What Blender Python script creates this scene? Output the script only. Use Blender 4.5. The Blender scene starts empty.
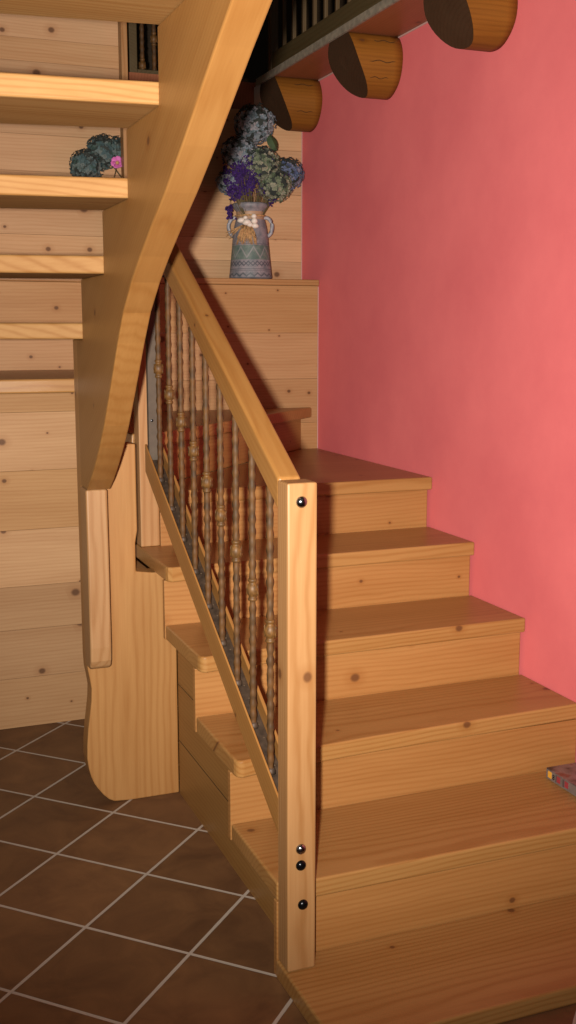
import bpy, bmesh, math, random
from mathutils import Vector, Matrix
random.seed(7)
SC = bpy.context.scene
COL = SC.collection

# ------------------------------------------------------------------ materials
def new_mat(name):
    m = bpy.data.materials.new(name); m.use_nodes = True
    nt = m.node_tree; nt.nodes.clear()
    out = nt.nodes.new('ShaderNodeOutputMaterial')
    b = nt.nodes.new('ShaderNodeBsdfPrincipled')
    nt.links.new(b.outputs[0], out.inputs[0])
    return m, nt, b

def N(nt, kind, **kw):
    n = nt.nodes.new(kind)
    for k, v in kw.items():
        if k.startswith('i_'):
            key = k[2:]
            key = int(key) if key.isdigit() else key
            n.inputs[key].default_value = v
        else:
            setattr(n, k, v)
    return n

def math_n(nt, op, a, b=None, c=None, clamp=False):
    n = nt.nodes.new('ShaderNodeMath'); n.operation = op; n.use_clamp = clamp
    for i, x in enumerate((a, b, c)):
        if x is None: continue
        if isinstance(x, (int, float)): n.inputs[i].default_value = x
        else: nt.links.new(x, n.inputs[i])
    return n.outputs[0]

def mix_c(nt, fac, a, b, mode='MIX'):
    n = nt.nodes.new('ShaderNodeMix'); n.data_type = 'RGBA'; n.blend_type = mode
    if isinstance(fac, (int, float)): n.inputs[0].default_value = fac
    else: nt.links.new(fac, n.inputs[0])
    for i, x in ((6, a), (7, b)):
        if isinstance(x, (tuple, list)): n.inputs[i].default_value = (*x[:3], 1)
        else: nt.links.new(x, n.inputs[i])
    return n.outputs[2]

def ramp(nt, fac, stops):
    n = nt.nodes.new('ShaderNodeValToRGB')
    el = n.color_ramp.elements
    while len(el) < len(stops): el.new(0.5)
    for e, (p, c) in zip(el, stops):
        e.position = p
        e.color = (*c, 1) if isinstance(c, (tuple, list)) else (c, c, c, 1)
    nt.links.new(fac, n.inputs[0])
    return n.outputs[0]

def bump(nt, b, height, dist=0.002, strength=0.5):
    n = nt.nodes.new('ShaderNodeBump'); n.inputs['Distance'].default_value = dist
    n.inputs['Strength'].default_value = strength
    nt.links.new(height, n.inputs['Height']); nt.links.new(n.outputs[0], b.inputs['Normal'])

PINE = (0.35, 0.187, 0.077)
def wood(name, axis, light=PINE, dark=None, knots=0.5, rough=0.42, ring=24.0, tone_attr=False, figure=0.5, coat=0.0):
    """procedural pine: growth rings round the grain axis, fibre streaks, knots"""
    if dark is None: dark = (light[0] * .72, light[1] * .60, light[2] * .46)
    m, nt, b = new_mat(name)
    tc = N(nt, 'ShaderNodeTexCoord'); oi = N(nt, 'ShaderNodeObjectInfo')
    off = N(nt, 'ShaderNodeCombineXYZ')
    r1 = math_n(nt, 'MULTIPLY', oi.outputs['Random'], 13.7)
    r2 = math_n(nt, 'MULTIPLY_ADD', math_n(nt, 'FRACT', math_n(nt, 'MULTIPLY', oi.outputs['Random'], 31.3)), 0.16, 0.03)
    r3 = math_n(nt, 'MULTIPLY', math_n(nt, 'FRACT', math_n(nt, 'MULTIPLY', oi.outputs['Random'], 57.1)), 0.16)
    ai = 'XYZ'.index(axis)
    ins = [None, None, None]
    ins[ai] = r1
    o = [i for i in range(3) if i != ai]
    ins[o[0]] = r3; ins[o[1]] = r2
    vec = N(nt, 'ShaderNodeVectorMath', operation='ADD')
    nt.links.new(tc.outputs['Object'], vec.inputs[0])
    for i in range(3): nt.links.new(ins[i], off.inputs[i])
    nt.links.new(off.outputs[0], vec.inputs[1])
    P = vec.outputs[0]
    if tone_attr:
        at = N(nt, 'ShaderNodeAttribute', attribute_name='tone')
        sh = N(nt, 'ShaderNodeVectorMath', operation='MULTIPLY_ADD')
        nt.links.new(at.outputs['Color'], sh.inputs[0]); sh.inputs[1].default_value = (7.3, .15, .3)
        nt.links.new(P, sh.inputs[2]); P = sh.outputs[0]
    def scaled(al, ac):
        mp = N(nt, 'ShaderNodeMapping'); s = [ac, ac, ac]; s[ai] = al
        mp.inputs['Scale'].default_value = s; nt.links.new(P, mp.inputs['Vector']); return mp.outputs[0]
    # big flow distortion
    nz = N(nt, 'ShaderNodeTexNoise', i_Scale=1.0, i_Detail=3.0); nt.links.new(scaled(1.6, 5.0), nz.inputs['Vector'])
    dis = N(nt, 'ShaderNodeVectorMath', operation='MULTIPLY_ADD')
    nt.links.new(nz.outputs['Color'], dis.inputs[0]); dis.inputs[1].default_value = (0.045, 0.045, 0.045); nt.links.new(P, dis.inputs[2])
    mp = N(nt, 'ShaderNodeMapping'); s = [1, 1, 1]; s[ai] = 0.085; mp.inputs['Scale'].default_value = s
    nt.links.new(dis.outputs[0], mp.inputs['Vector'])
    wv = N(nt, 'ShaderNodeTexWave', wave_type='RINGS', rings_direction=axis, wave_profile='SIN')
    wv.inputs['Scale'].default_value = ring; wv.inputs['Distortion'].default_value = 1.2
    wv.inputs['Detail'].default_value = 2.0; wv.inputs['Detail Scale'].default_value = 1.5
    nt.links.new(mp.outputs[0], wv.inputs['Vector'])
    # fibres
    fb = N(nt, 'ShaderNodeTexNoise', i_Scale=1.0, i_Detail=5.0, i_Roughness=0.65); nt.links.new(scaled(6.0, 150.0), fb.inputs['Vector'])
    md = N(nt, 'ShaderNodeTexNoise', i_Scale=1.0, i_Detail=2.0); nt.links.new(scaled(1.2, 14.0), md.inputs['Vector'])
    w1 = math_n(nt, 'MULTIPLY', math_n(nt, 'POWER', wv.outputs['Fac'], 2.5), figure)
    w2 = math_n(nt, 'MULTIPLY', ramp(nt, fb.outputs['Fac'], [(0.35, 0.0), (0.75, 1.0)]), 0.30)
    w3 = math_n(nt, 'MULTIPLY', ramp(nt, md.outputs['Fac'], [(0.35, 0.0), (0.7, 1.0)]), 0.35)
    fac = math_n(nt, 'ADD', math_n(nt, 'ADD', w1, w2), w3, clamp=True)
    col = mix_c(nt, fac, light, dark)
    if knots > 0:
        ks_ = N(nt, 'ShaderNodeSeparateXYZ'); nt.links.new(P, ks_.inputs[0])
        kc = N(nt, 'ShaderNodeCombineXYZ')
        nt.links.new(math_n(nt, 'MULTIPLY', ks_.outputs[ai], 5.6), kc.inputs[0])
        nt.links.new(math_n(nt, 'MULTIPLY', math_n(nt, 'ADD', ks_.outputs[o[0]], ks_.outputs[o[1]]), 6.6), kc.inputs[1])
        kv = N(nt, 'ShaderNodeTexVoronoi', voronoi_dimensions='2D', i_Scale=1.0, i_Randomness=1.0); nt.links.new(kc.outputs[0], kv.inputs['Vector'])
        sep = N(nt, 'ShaderNodeSeparateColor'); nt.links.new(kv.outputs['Color'], sep.inputs[0])
        on = math_n(nt, 'LESS_THAN', sep.outputs[0], knots)
        rad = math_n(nt, 'MULTIPLY_ADD', math_n(nt, 'POWER', sep.outputs[1], 2.0), 0.085, 0.028)
        dn = math_n(nt, 'DIVIDE', kv.outputs['Distance'], rad)
        core = math_n(nt, 'MULTIPLY', ramp(nt, dn, [(0.55, 1.0), (1.0, 0.0)]), on)
        halo = math_n(nt, 'MULTIPLY', ramp(nt, math_n(nt, 'MULTIPLY', dn, 0.4), [(0.3, 1.0), (1.0, 0.0)]), on)
        halo = math_n(nt, 'MULTIPLY', halo, 0.45)
        col = mix_c(nt, halo, col, (dark[0] * .9, dark[1] * .8, dark[2] * .7))
        col = mix_c(nt, math_n(nt, 'MULTIPLY', core, 0.85), col, (0.10, 0.038, 0.014))
    if tone_attr:
        sv = N(nt, 'ShaderNodeHueSaturation')
        sp = N(nt, 'ShaderNodeSeparateColor'); nt.links.new(at.outputs['Color'], sp.inputs[0])
        nt.links.new(math_n(nt, 'MULTIPLY_ADD', sp.outputs[0], 0.30, 0.85), sv.inputs['Value'])
        nt.links.new(math_n(nt, 'MULTIPLY_ADD', sp.outputs[1], 0.10, 0.90), sv.inputs['Saturation'])
        nt.links.new(col, sv.inputs['Color']); col = sv.outputs[0]
    else:
        sv = N(nt, 'ShaderNodeHueSaturation')
        nt.links.new(math_n(nt, 'MULTIPLY_ADD', oi.outputs['Random'], 0.14, 0.93), sv.inputs['Value'])
        nt.links.new(col, sv.inputs['Color']); col = sv.outputs[0]
    nt.links.new(col, b.inputs['Base Color'])
    b.inputs['Roughness'].default_value = rough
    b.inputs['Specular IOR Level'].default_value = 0.35 if rough < .5 else .15
    bump(nt, b, fb.outputs['Fac'], 0.0006, 0.35)
    return m

def plain(name, col, rough=0.5, metal=0.0, noise=0.0, nscale=40.0, col2=None, bumpd=0.0, spec=0.5):
    m, nt, b = new_mat(name)
    b.inputs['Roughness'].default_value = rough; b.inputs['Metallic'].default_value = metal
    b.inputs['Specular IOR Level'].default_value = spec
    tc = N(nt, 'ShaderNodeTexCoord')
    nz = N(nt, 'ShaderNodeTexNoise', i_Scale=nscale, i_Detail=4.0); nt.links.new(tc.outputs['Object'], nz.inputs['Vector'])
    c2 = col2 or tuple(c * (1 - noise) for c in col)
    nt.links.new(mix_c(nt, ramp(nt, nz.outputs['Fac'], [(0.35, 0.0), (0.65, 1.0)]), col, c2), b.inputs['Base Color'])
    if bumpd: bump(nt, b, nz.outputs['Fac'], bumpd, 0.6)
    return m

W = {}
for ax in 'XYZ':
    W[ax] = wood('pine_' + ax, ax, knots=0.22)
W['Z'] = wood('pine_Z', 'Z', knots=0.06)
W['tread'] = wood('tread_pine', 'X', light=(0.345, 0.178, 0.058), knots=0.14, rough=0.36)
W['upper_tread'] = wood('upper_tread_pine', 'X', light=(0.33, 0.175, 0.062), knots=0.14, rough=0.6)
W['riser'] = wood('riser_pine', 'X', light=(0.345, 0.165, 0.053), knots=0.35, figure=0.35)
W['upper'] = wood('upper_wall_pine', 'X', light=(0.53, 0.30, 0.138), knots=0.65, tone_attr=True, figure=0.24, rough=0.5)
W['wall'] = wood('wall_pine', 'X', light=(0.47, 0.252, 0.102), knots=0.7, tone_attr=True, figure=0.24, rough=0.5)
W['rail'] = wood('rail_pine', 'X', light=(0.32, 0.155, 0.044), knots=0.12, figure=0.35)
W['string'] = wood('string_pine', 'X', light=(0.285, 0.138, 0.040), knots=0.15, figure=0.28)
W['panel'] = wood('carved_pine', 'Z', light=(0.39, 0.195, 0.066), knots=0.2, figure=0.36, ring=15)
W['log'] = wood('log_stain', 'X', light=(0.215, 0.082, 0.012), dark=(0.10, 0.034, 0.005), knots=0.35, figure=0.22, rough=0.5)
W['logend'] = wood('log_end_grain', 'X', light=(0.05, 0.024, 0.011), knots=0.0, figure=0.3, rough=0.85)
W['soffit'] = wood('soffit_stain', 'Y', light=(0.27, 0.095, 0.042), knots=0.15, figure=0.4)
W['olive'] = wood('olive_stain', 'Y', light=(0.085, 0.062, 0.028), knots=0.0, figure=0.4)
W['dark'] = wood('unlit_wall_and_seam', 'X', light=(0.035, 0.022, 0.012), knots=0.0)  # near black: upper floor's lack of light put into the colour; board seams share it
W['darkz'] = wood('dark_stain_upright', 'Z', light=(0.10, 0.065, 0.032), knots=0.0)
W['grey'] = plain('greyed_edge', (0.25, 0.205, 0.15), 0.8, noise=.35)
M_steel = plain('grey_paint_metal', (0.085, 0.062, 0.042), 0.75, 0.0, noise=.2)
M_strip = plain('dark_metal_strip', (0.075, 0.047, 0.03), 0.6, 0.3, noise=.5, nscale=60, bumpd=.0008)
M_bolt = plain('black_bolt', (0.02, 0.02, 0.022), 0.22, 0.9, noise=.2)
M_chrome = plain('chrome_bolt', (0.32, 0.33, 0.36), 0.15, 1.0, noise=.1)
M_iron = plain('bronzed_iron', (0.105, 0.047, 0.014), 0.6, 0.0, spec=.22, nscale=30, col2=(0.05, 0.027, 0.012), bumpd=.0012)
M_collar = plain('gold_patina', (0.135, 0.062, 0.015), 0.5, 0.0, spec=.3, nscale=80, col2=(0.07, 0.034, 0.011))

def red_mat():
    m, nt, b = new_mat('red_plaster')
    tc = N(nt, 'ShaderNodeTexCoord')
    n1 = N(nt, 'ShaderNodeTexNoise', i_Scale=2.6, i_Detail=6.0, i_Roughness=0.6); nt.links.new(tc.outputs['Object'], n1.inputs['Vector'])
    n2 = N(nt, 'ShaderNodeTexNoise', i_Scale=90.0, i_Detail=3.0); nt.links.new(tc.outputs['Object'], n2.inputs['Vector'])
    c = mix_c(nt, ramp(nt, n1.outputs['Fac'], [(0.3, 0.0), (0.7, 1.0)]), (0.74, 0.170, 0.172), (0.65, 0.136, 0.144))
    nt.links.new(c, b.inputs['Base Color']); b.inputs['Roughness'].default_value = 0.85
    b.inputs['Specular IOR Level'].default_value = 0.2
    bump(nt, b, n2.outputs['Fac'], 0.001, 0.3)
    return m
M_red = red_mat()

def tile_mat():
    m, nt, b = new_mat('terracotta_tiles')
    tc = N(nt, 'ShaderNodeTexCoord')
    g0 = (-0.37566, 1.6658, 0); S = .30
    def coord(a):
        d = N(nt, 'ShaderNodeVectorMath', operation='DOT_PRODUCT'); nt.links.new(tc.outputs['Object'], d.inputs[0])
        d.inputs[1].default_value = (a[0], a[1], 0)
        return math_n(nt, 'DIVIDE', math_n(nt, 'SUBTRACT', d.outputs['Value'], g0[0] * a[0] + g0[1] * a[1]), S)
    ca = coord((-0.70710678, -0.70710678)); cb = coord((0.70710678, -0.70710678))
    def edge(c):
        fr = math_n(nt, 'FRACT', math_n(nt, 'ADD', c, 100.0))
        return math_n(nt, 'MINIMUM', fr, math_n(nt, 'SUBTRACT', 1.0, fr))
    e = math_n(nt, 'MINIMUM', edge(ca), edge(cb))
    wob = N(nt, 'ShaderNodeTexNoise', i_Scale=25.0, i_Detail=2.0); nt.links.new(tc.outputs['Object'], wob.inputs['Vector'])
    e2 = math_n(nt, 'ADD', e, math_n(nt, 'MULTIPLY', math_n(nt, 'SUBTRACT', wob.outputs['Fac'], 0.5), 0.006))
    g = ramp(nt, math_n(nt, 'MULTIPLY', e2, 10.0), [(0.13, 1.0), (0.175, 0.0)])
    cell = N(nt, 'ShaderNodeCombineXYZ')
    nt.links.new(math_n(nt, 'FLOOR', math_n(nt, 'ADD', ca, 100.0)), cell.inputs[0]); nt.links.new(math_n(nt, 'FLOOR', math_n(nt, 'ADD', cb, 100.0)), cell.inputs[1])
    wn = N(nt, 'ShaderNodeTexWhiteNoise', noise_dimensions='3D'); nt.links.new(cell.outputs[0], wn.inputs['Vector'])
    off = N(nt, 'ShaderNodeVectorMath', operation='MULTIPLY_ADD'); nt.links.new(wn.outputs['Color'], off.inputs[0]); off.inputs[1].default_value = (9, 9, 9); nt.links.new(tc.outputs['Object'], off.inputs[2])
    n1 = N(nt, 'ShaderNodeTexNoise', i_Scale=7.0, i_Detail=7.0, i_Roughness=0.62, i_Distortion=0.8); nt.links.new(off.outputs[0], n1.inputs['Vector'])
    c = mix_c(nt, ramp(nt, n1.outputs['Fac'], [(0.3, 0.0), (0.7, 1.0)]), (0.094, 0.042, 0.019), (0.168, 0.079, 0.033))
    hv = N(nt, 'ShaderNodeHueSaturation'); nt.links.new(math_n(nt, 'MULTIPLY_ADD', wn.outputs['Value'], 0.25, 0.87), hv.inputs['Value']); nt.links.new(c, hv.inputs['Color'])
    c = mix_c(nt, g, hv.outputs[0], (0.40, 0.335, 0.28))
    nt.links.new(c, b.inputs['Base Color'])
    nt.links.new(math_n(nt, 'MULTIPLY_ADD', g, 0.35, 0.5), b.inputs['Roughness'])
    b.inputs['Specular IOR Level'].default_value = 0.3
    h = math_n(nt, 'MULTIPLY_ADD', g, -1.0, math_n(nt, 'MULTIPLY', n1.outputs['Fac'], 0.15))
    bump(nt, b, h, 0.003, 0.6)
    return m
M_tile = tile_mat()

def petal_mat(name, cols, scale=60):
    m, nt, b = new_mat(name)
    tc = N(nt, 'ShaderNodeTexCoord')
    v = N(nt, 'ShaderNodeTexVoronoi', i_Scale=scale); nt.links.new(tc.outputs['Object'], v.inputs['Vector'])
    sp = N(nt, 'ShaderNodeSeparateColor'); nt.links.new(v.outputs['Color'], sp.inputs[0])
    n = len(cols)
    nt.links.new(ramp(nt, sp.outputs[0], [(i / max(1, n - 1), c) for i, c in enumerate(cols)]), b.inputs['Base Color'])
    b.inputs['Roughness'].default_value = 0.8; b.inputs['Specular IOR Level'].default_value = 0.15
    return m
M_hyd_grey = petal_mat('hydrangea_grey', [(0.066, 0.096, 0.102), (0.168, 0.204, 0.24), (0.264, 0.24, 0.252), (0.108, 0.144, 0.156)])
M_hyd_green = petal_mat('hydrangea_green', [(0.06037, 0.08625, 0.04744), (0.138, 0.1639, 0.1035), (0.2846, 0.2587, 0.1898), (0.08625, 0.1035, 0.07762)])
M_hyd_blue = petal_mat('hydrangea_blue', [(0.056, 0.08, 0.152), (0.112, 0.136, 0.224), (0.176, 0.16, 0.2), (0.048, 0.072, 0.08)])
M_hyd_teal = petal_mat('hydrangea_teal', [(0.03, 0.055, 0.06), (0.07, 0.11, 0.115), (0.13, 0.15, 0.14), (0.04, 0.07, 0.06)])
M_gap_shade = plain('floret_gap_shade', (.03, .035, .03), .9)  # inner sphere coloured dark as the shade in gaps between florets
M_lav = petal_mat('lavender_purple', [(0.028, 0.0096, 0.088), (0.056, 0.024, 0.136), (0.02, 0.0096, 0.048)], 120)
M_pink = plain('pink_petal', (0.62, 0.14, 0.42), 0.7, noise=.3)
M_stem = plain('dry_stem', (0.11, 0.08, 0.03), 0.8, noise=.4)
M_leaf = plain('green_leaf', (0.05, 0.08, 0.03), 0.6, noise=.4)
M_raffia = plain('raffia', (0.52, 0.29, 0.12), 0.8, noise=.45, nscale=120)
M_shell = plain('white_shell', (0.72, 0.62, 0.54), 0.5, noise=.12)

def vase_mat():
    """glazed earthenware: greyish lilac body, green zigzag band, dark zigzags near the foot"""
    m, nt, b = new_mat('painted_vase')
    tc = N(nt, 'ShaderNodeTexCoord'); sx = N(nt, 'ShaderNodeSeparateXYZ'); nt.links.new(tc.outputs['Object'], sx.inputs[0])
    ang = math_n(nt, 'ARCTAN2', sx.outputs[1], sx.outputs[0])
    z = sx.outputs[2]
    n1 = N(nt, 'ShaderNodeTexNoise', i_Scale=26.0, i_Detail=6.0, i_Roughness=.7); nt.links.new(tc.outputs['Object'], n1.inputs['Vector'])
    base = mix_c(nt, ramp(nt, n1.outputs['Fac'], [(0.38, 0.0), (0.62, 1.0)]), (0.11, 0.12, 0.135), (0.25, 0.215, 0.23))
    def zig(freq, amp, z0, half):
        t = math_n(nt, 'PINGPONG', math_n(nt, 'ADD', math_n(nt, 'MULTIPLY', ang, freq / math.tau), 20.0), 0.5)
        zz = math_n(nt, 'MULTIPLY_ADD', t, amp * 2, z0)
        return math_n(nt, 'LESS_THAN', math_n(nt, 'ABSOLUTE', math_n(nt, 'SUBTRACT', z, zz)), half)
    def band(a, bb):
        return math_n(nt, 'MULTIPLY', math_n(nt, 'GREATER_THAN', z, a), math_n(nt, 'LESS_THAN', z, bb))
    green = mix_c(nt, ramp(nt, n1.outputs['Fac'], [(0.35, 0.0), (0.65, 1.0)]), (0.045, 0.09, 0.075), (0.13, 0.17, 0.14))
    c = mix_c(nt, math_n(nt, 'MULTIPLY', band(0.082, 0.142), 0.85), base, green)
    c = mix_c(nt, math_n(nt, 'MULTIPLY', zig(9, 0.045, 0.09, 0.005), 0.45), c, (0.32, 0.28, 0.30))
    c = mix_c(nt, math_n(nt, 'MULTIPLY', zig(14, 0.018, 0.056, 0.004), 0.8), c, (0.05, 0.055, 0.07))
    c = mix_c(nt, math_n(nt, 'MULTIPLY', zig(14, -0.018, 0.074, 0.003), 0.8), c, (0.06, 0.065, 0.08))
    c = mix_c(nt, math_n(nt, 'MULTIPLY', zig(18, 0.012, 0.012, 0.004), 0.8), c, (0.05, 0.06, 0.07))
    for a, bb in ((0.040, 0.044), (0.034, 0.036), (0.146, 0.149), (0.004, 0.007)):
        c = mix_c(nt, math_n(nt, 'MULTIPLY', band(a, bb), 0.7), c, (0.07, 0.075, 0.09))
    c = mix_c(nt, math_n(nt, 'MULTIPLY', band(0.252, 0.285), 0.75), c, (0.42, 0.24, 0.12))
    nt.links.new(c, b.inputs['Base Color']); b.inputs['Roughness'].default_value = 0.55
    bump(nt, b, n1.outputs['Fac'], 0.002, 0.5)
    return m
M_vase = vase_mat()
M_vhandle = plain('vase_handle_glaze', (0.20, 0.21, 0.235), 0.5, nscale=60, col2=(0.33, 0.30, 0.32))

# ------------------------------------------------------------------ object helpers
def link(o, parent=None):
    COL.objects.link(o)
    if parent is not None: o.parent = parent
    return o

def tag(o, label, cat, group=None, kind=None):
    o['label'] = label; o['category'] = cat
    if group: o['group'] = group
    if kind: o['kind'] = kind
    return o

def thing(name, label, cat, loc=(0, 0, 0), group=None):
    o = bpy.data.objects.new(name, None); o.empty_display_size = .05
    link(o); o.location = loc
    return tag(o, label, cat, group)

def world_mat(o):
    m = Matrix.Identity(4)
    while o is not None:
        loc = Matrix.Translation(o.location)
        rot = o.rotation_quaternion.to_matrix().to_4x4() if o.rotation_mode == 'QUATERNION' else o.rotation_euler.to_matrix().to_4x4()
        m = loc @ rot @ m; o = o.parent
    return m

def world_loc(o): return world_mat(o).translation

def mesh_obj(name, bm, mat, parent=None, bevel=0.0, smooth=False, frame=None, origin=None, seg=2):
    """bm holds world coordinates; frame = (xaxis, yaxis, zaxis) gives the part its own grain direction"""
    bmesh.ops.recalc_face_normals(bm, faces=bm.faces[:])
    cs = [v.co.copy() for v in bm.verts]
    org = Vector(origin) if origin is not None else Vector(((min(c.x for c in cs) + max(c.x for c in cs)) / 2, (min(c.y for c in cs) + max(c.y for c in cs)) / 2, min(c.z for c in cs)))
    Rm = Matrix.Identity(3)
    if frame:
        Rm = Matrix((Vector(frame[0]), Vector(frame[1]), Vector(frame[2]))).transposed()
    Ri = Rm.inverted()
    for v in bm.verts: v.co = Ri @ (v.co - org)
    me = bpy.data.meshes.new(name); bm.to_mesh(me); bm.free()
    mats = mat if isinstance(mat, (list, tuple)) else [mat]
    for mm in mats: me.materials.append(mm)
    if smooth:
        for p in me.polygons: p.use_smooth = True
    o = bpy.data.objects.new(name, me)
    wm = Matrix.Translation(org) @ Rm.to_4x4()
    if parent is not None: wm = world_mat(parent).inverted() @ wm
    o.rotation_mode = 'QUATERNION'; o.location = wm.translation; o.rotation_quaternion = wm.to_quaternion()
    link(o, parent)
    if bevel:
        md = o.modifiers.new('edge', 'BEVEL'); md.width = bevel; md.segments = seg; md.limit_method = 'ANGLE'; md.angle_limit = math.radians(40)
        md.harden_normals = False
    return o

def box(bm, x0, x1, y0, y1, z0, z1):
    vs = [bm.verts.new((x, y, z)) for z in (z0, z1) for x, y in ((x0, y0), (x1, y0), (x1, y1), (x0, y1))]
    fs = [bm.faces.new([vs[i] for i in f]) for f in ((3, 2, 1, 0), (4, 5, 6, 7), (0, 1, 5, 4), (1, 2, 6, 5), (2, 3, 7, 6), (3, 0, 4, 7))]
    return fs

def box_obj(name, x0, x1, y0, y1, z0, z1, mat, parent=None, bevel=.002):
    bm = bmesh.new(); box(bm, x0, x1, y0, y1, z0, z1); return mesh_obj(name, bm, mat, parent, bevel)

def prism(bm, pts, axis, a0, a1):
    """polygon pts (2D) extruded along axis from a0 to a1; 'Z': (x,y), 'X': (y,z), 'Y': (x,z)"""
    def P(p, a):
        return {'Z': (p[0], p[1], a), 'X': (a, p[0], p[1]), 'Y': (p[0], a, p[1])}[axis]
    lo = [bm.verts.new(P(p, a0)) for p in pts]; hi = [bm.verts.new(P(p, a1)) for p in pts]
    n = len(pts)
    bm.faces.new(lo[::-1]); bm.faces.new(hi)
    for i in range(n): bm.faces.new((lo[i], lo[(i + 1) % n], hi[(i + 1) % n], hi[i]))

def prism_obj(name, pts, axis, a0, a1, mat, parent=None, bevel=.002, frame=None, seg=2):
    bm = bmesh.new(); prism(bm, pts, axis, a0, a1); return mesh_obj(name, bm, mat, parent, bevel, frame=frame, seg=seg)

def lathe(bm, prof, c=(0, 0, 0), n=32, cap=True):
    rings = []
    for r, z in prof:
        rings.append([bm.verts.new((c[0] + r * math.cos(i * math.tau / n), c[1] + r * math.sin(i * math.tau / n), c[2] + z)) for i in range(n)])
    for a, b in zip(rings, rings[1:]):
        for i in range(n): bm.faces.new((a[i], a[(i + 1) % n], b[(i + 1) % n], b[i]))
    if cap:
        bm.faces.new(rings[0][::-1]); bm.faces.new(rings[-1])

def tube(bm, pts, r, n=8, closed=False):
    pts = [Vector(p) for p in pts]; rings = []
    rr = r if isinstance(r, (list, tuple)) else [r] * len(pts)
    for i, p in enumerate(pts):
        if closed: d = pts[(i + 1) % len(pts)] - pts[i - 1]
        else: d = pts[min(i + 1, len(pts) - 1)] - pts[max(i - 1, 0)]
        d.normalize(); ref = Vector((0, 0, 1)) if abs(d.z) < .9 else Vector((0, 1, 0))
        a = d.cross(ref).normalized(); b = d.cross(a).normalized()
        rings.append([bm.verts.new(p + rr[i] * (a * math.cos(k * math.tau / n) + b * math.sin(k * math.tau / n))) for k in range(n)])
    m = len(rings)
    for i in range(m if closed else m - 1):
        A, Bq = rings[i], rings[(i + 1) % m]
        for k in range(n): bm.faces.new((A[k], A[(k + 1) % n], Bq[(k + 1) % n], Bq[k]))
    if not closed:
        bm.faces.new(rings[0]); bm.faces.new(rings[-1][::-1])

# ------------------------------------------------------------------ measured layout (metres)
U = 1.0747                     # red wall plane
VL, VU = 2.319, 2.512          # back wall: lower cladding, upper planks
LEDGE = 1.712
ZS = 2.545                     # gallery soffit
TH = .046                      # tread thickness
z_ = dict(F=.046, E=.2342, D=.4197, C=.6052, B=.7907, A=.974, Z=1.158, Z2=1.337, Z3=1.514, Z4=1.684, Z5=1.843, Z6=1.998, Z7=2.152, Z8=2.307, Z9=2.461)
nose = dict(E=0.0, D=.333, C=.630, B=.948, A=1.260)
foot = dict(E=.014, D=.349, C=.656, B=.971, A=1.279)   # riser faces

# ------------------------------------------------------------------ the setting
def plank_wall(name, u0, u1, v0, v1, seams, label, mat=W['wall']):
    bm = bmesh.new(); lay = bm.loops.layers.color.new('tone')
    for a, b in zip(seams, seams[1:]):
        t = (random.random(), random.random(), random.random(), 1)
        for f in box(bm, u0, u1, v0, v1, a + .0003, b - .0003):
            for l in f.loops: l[lay] = t
    o = mesh_obj(name, bm, mat, None, .0012, origin=(u0, v0, seams[0]))
    return tag(o, label, 'wall', kind='structure')

bm = bmesh.new(); box(bm, -5, U + .2, -7, 2.7, -.06, 0)
o = mesh_obj('floor', bm, M_tile, origin=(0, 0, 0)); tag(o, 'brown terracotta tile floor laid diagonally with pale grout', 'floor', kind='structure')
bm = bmesh.new(); box(bm, U, U + .2, -7, VU + .2, 0, ZS - .001)
o = mesh_obj('wall_right', bm, M_red); tag(o, 'salmon red plastered wall beside the stairs', 'wall', kind='structure')
plank_wall('wall_back', -2.6, U - .0005, VL, VU, [0, .2, .42, .63, .86, 1.09, 1.284, 1.483, LEDGE - .0265], 'lower horizontal pine planks below the ledge with the vase')
plank_wall('wall_back', .262, U - .0005, VU, VU + .05, [LEDGE - .03, 1.798, 1.895, 2.09, 2.279, 2.44], 'upper pine planks behind the painted vase', W['upper'])
plank_wall('wall_back', -2.6, .262, VU, VU + .05, [LEDGE - .03, 1.75, 1.884, 2.135, 2.28, 2.45, 2.561, 2.65, 2.86, 3.05, 3.3, 3.6, 4.0, 4.4], 'upper pine planks seen between the open treads', W['upper'])
plank_wall('wall_left', -2.6, -.012, 1.90, 1.935, [0, .194, .382, .548, .762, .983, 1.198, z_['Z2'] - TH - .001], 'knotty pine plank wall closing the space under the stairs')
bm = bmesh.new(); box(bm, -2.6, U - .0005, VL - .012, VU - .001, LEDGE - .026, LEDGE)
o = mesh_obj('trim_1', bm, W['X'], None, .004); tag(o, 'pine ledge board on the back wall under the vase', 'ledge', kind='structure')
bm = bmesh.new(); box(bm, .868, 4.0, -.9, 3.6, ZS, ZS + .02); box(bm, .262, .8675, VU + .052, 3.6, ZS - .10, ZS + .02)
o = mesh_obj('floor_gallery', bm, W['soffit']); tag(o, 'stained plank underside of the upper gallery floor', 'floor', kind='structure')
bm = bmesh.new(); box(bm, .858, .8675, -.9, VU, ZS - .004, ZS + .024)
o = mesh_obj('trim_2', bm, W['grey']); tag(o, 'greyed edge strip along the gallery floor', 'trim', kind='structure')
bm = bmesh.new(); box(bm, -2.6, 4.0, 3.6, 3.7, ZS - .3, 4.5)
o = mesh_obj('wall_upper', bm, W['dark']); tag(o, 'upper floor wall behind the gallery, coloured near black for the unlit room', 'wall', kind='structure')
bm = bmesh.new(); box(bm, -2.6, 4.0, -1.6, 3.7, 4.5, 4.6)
o = mesh_obj('ceiling', bm, W['dark']); tag(o, 'timber ceiling high over the stairwell, coloured near black for the unlit upper floor', 'ceiling', kind='structure')
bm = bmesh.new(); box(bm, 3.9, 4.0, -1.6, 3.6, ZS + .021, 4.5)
o = mesh_obj('wall_gallery', bm, W['dark']); tag(o, 'side wall of the upper floor, coloured near black for the unlit room', 'wall', kind='structure')
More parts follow.
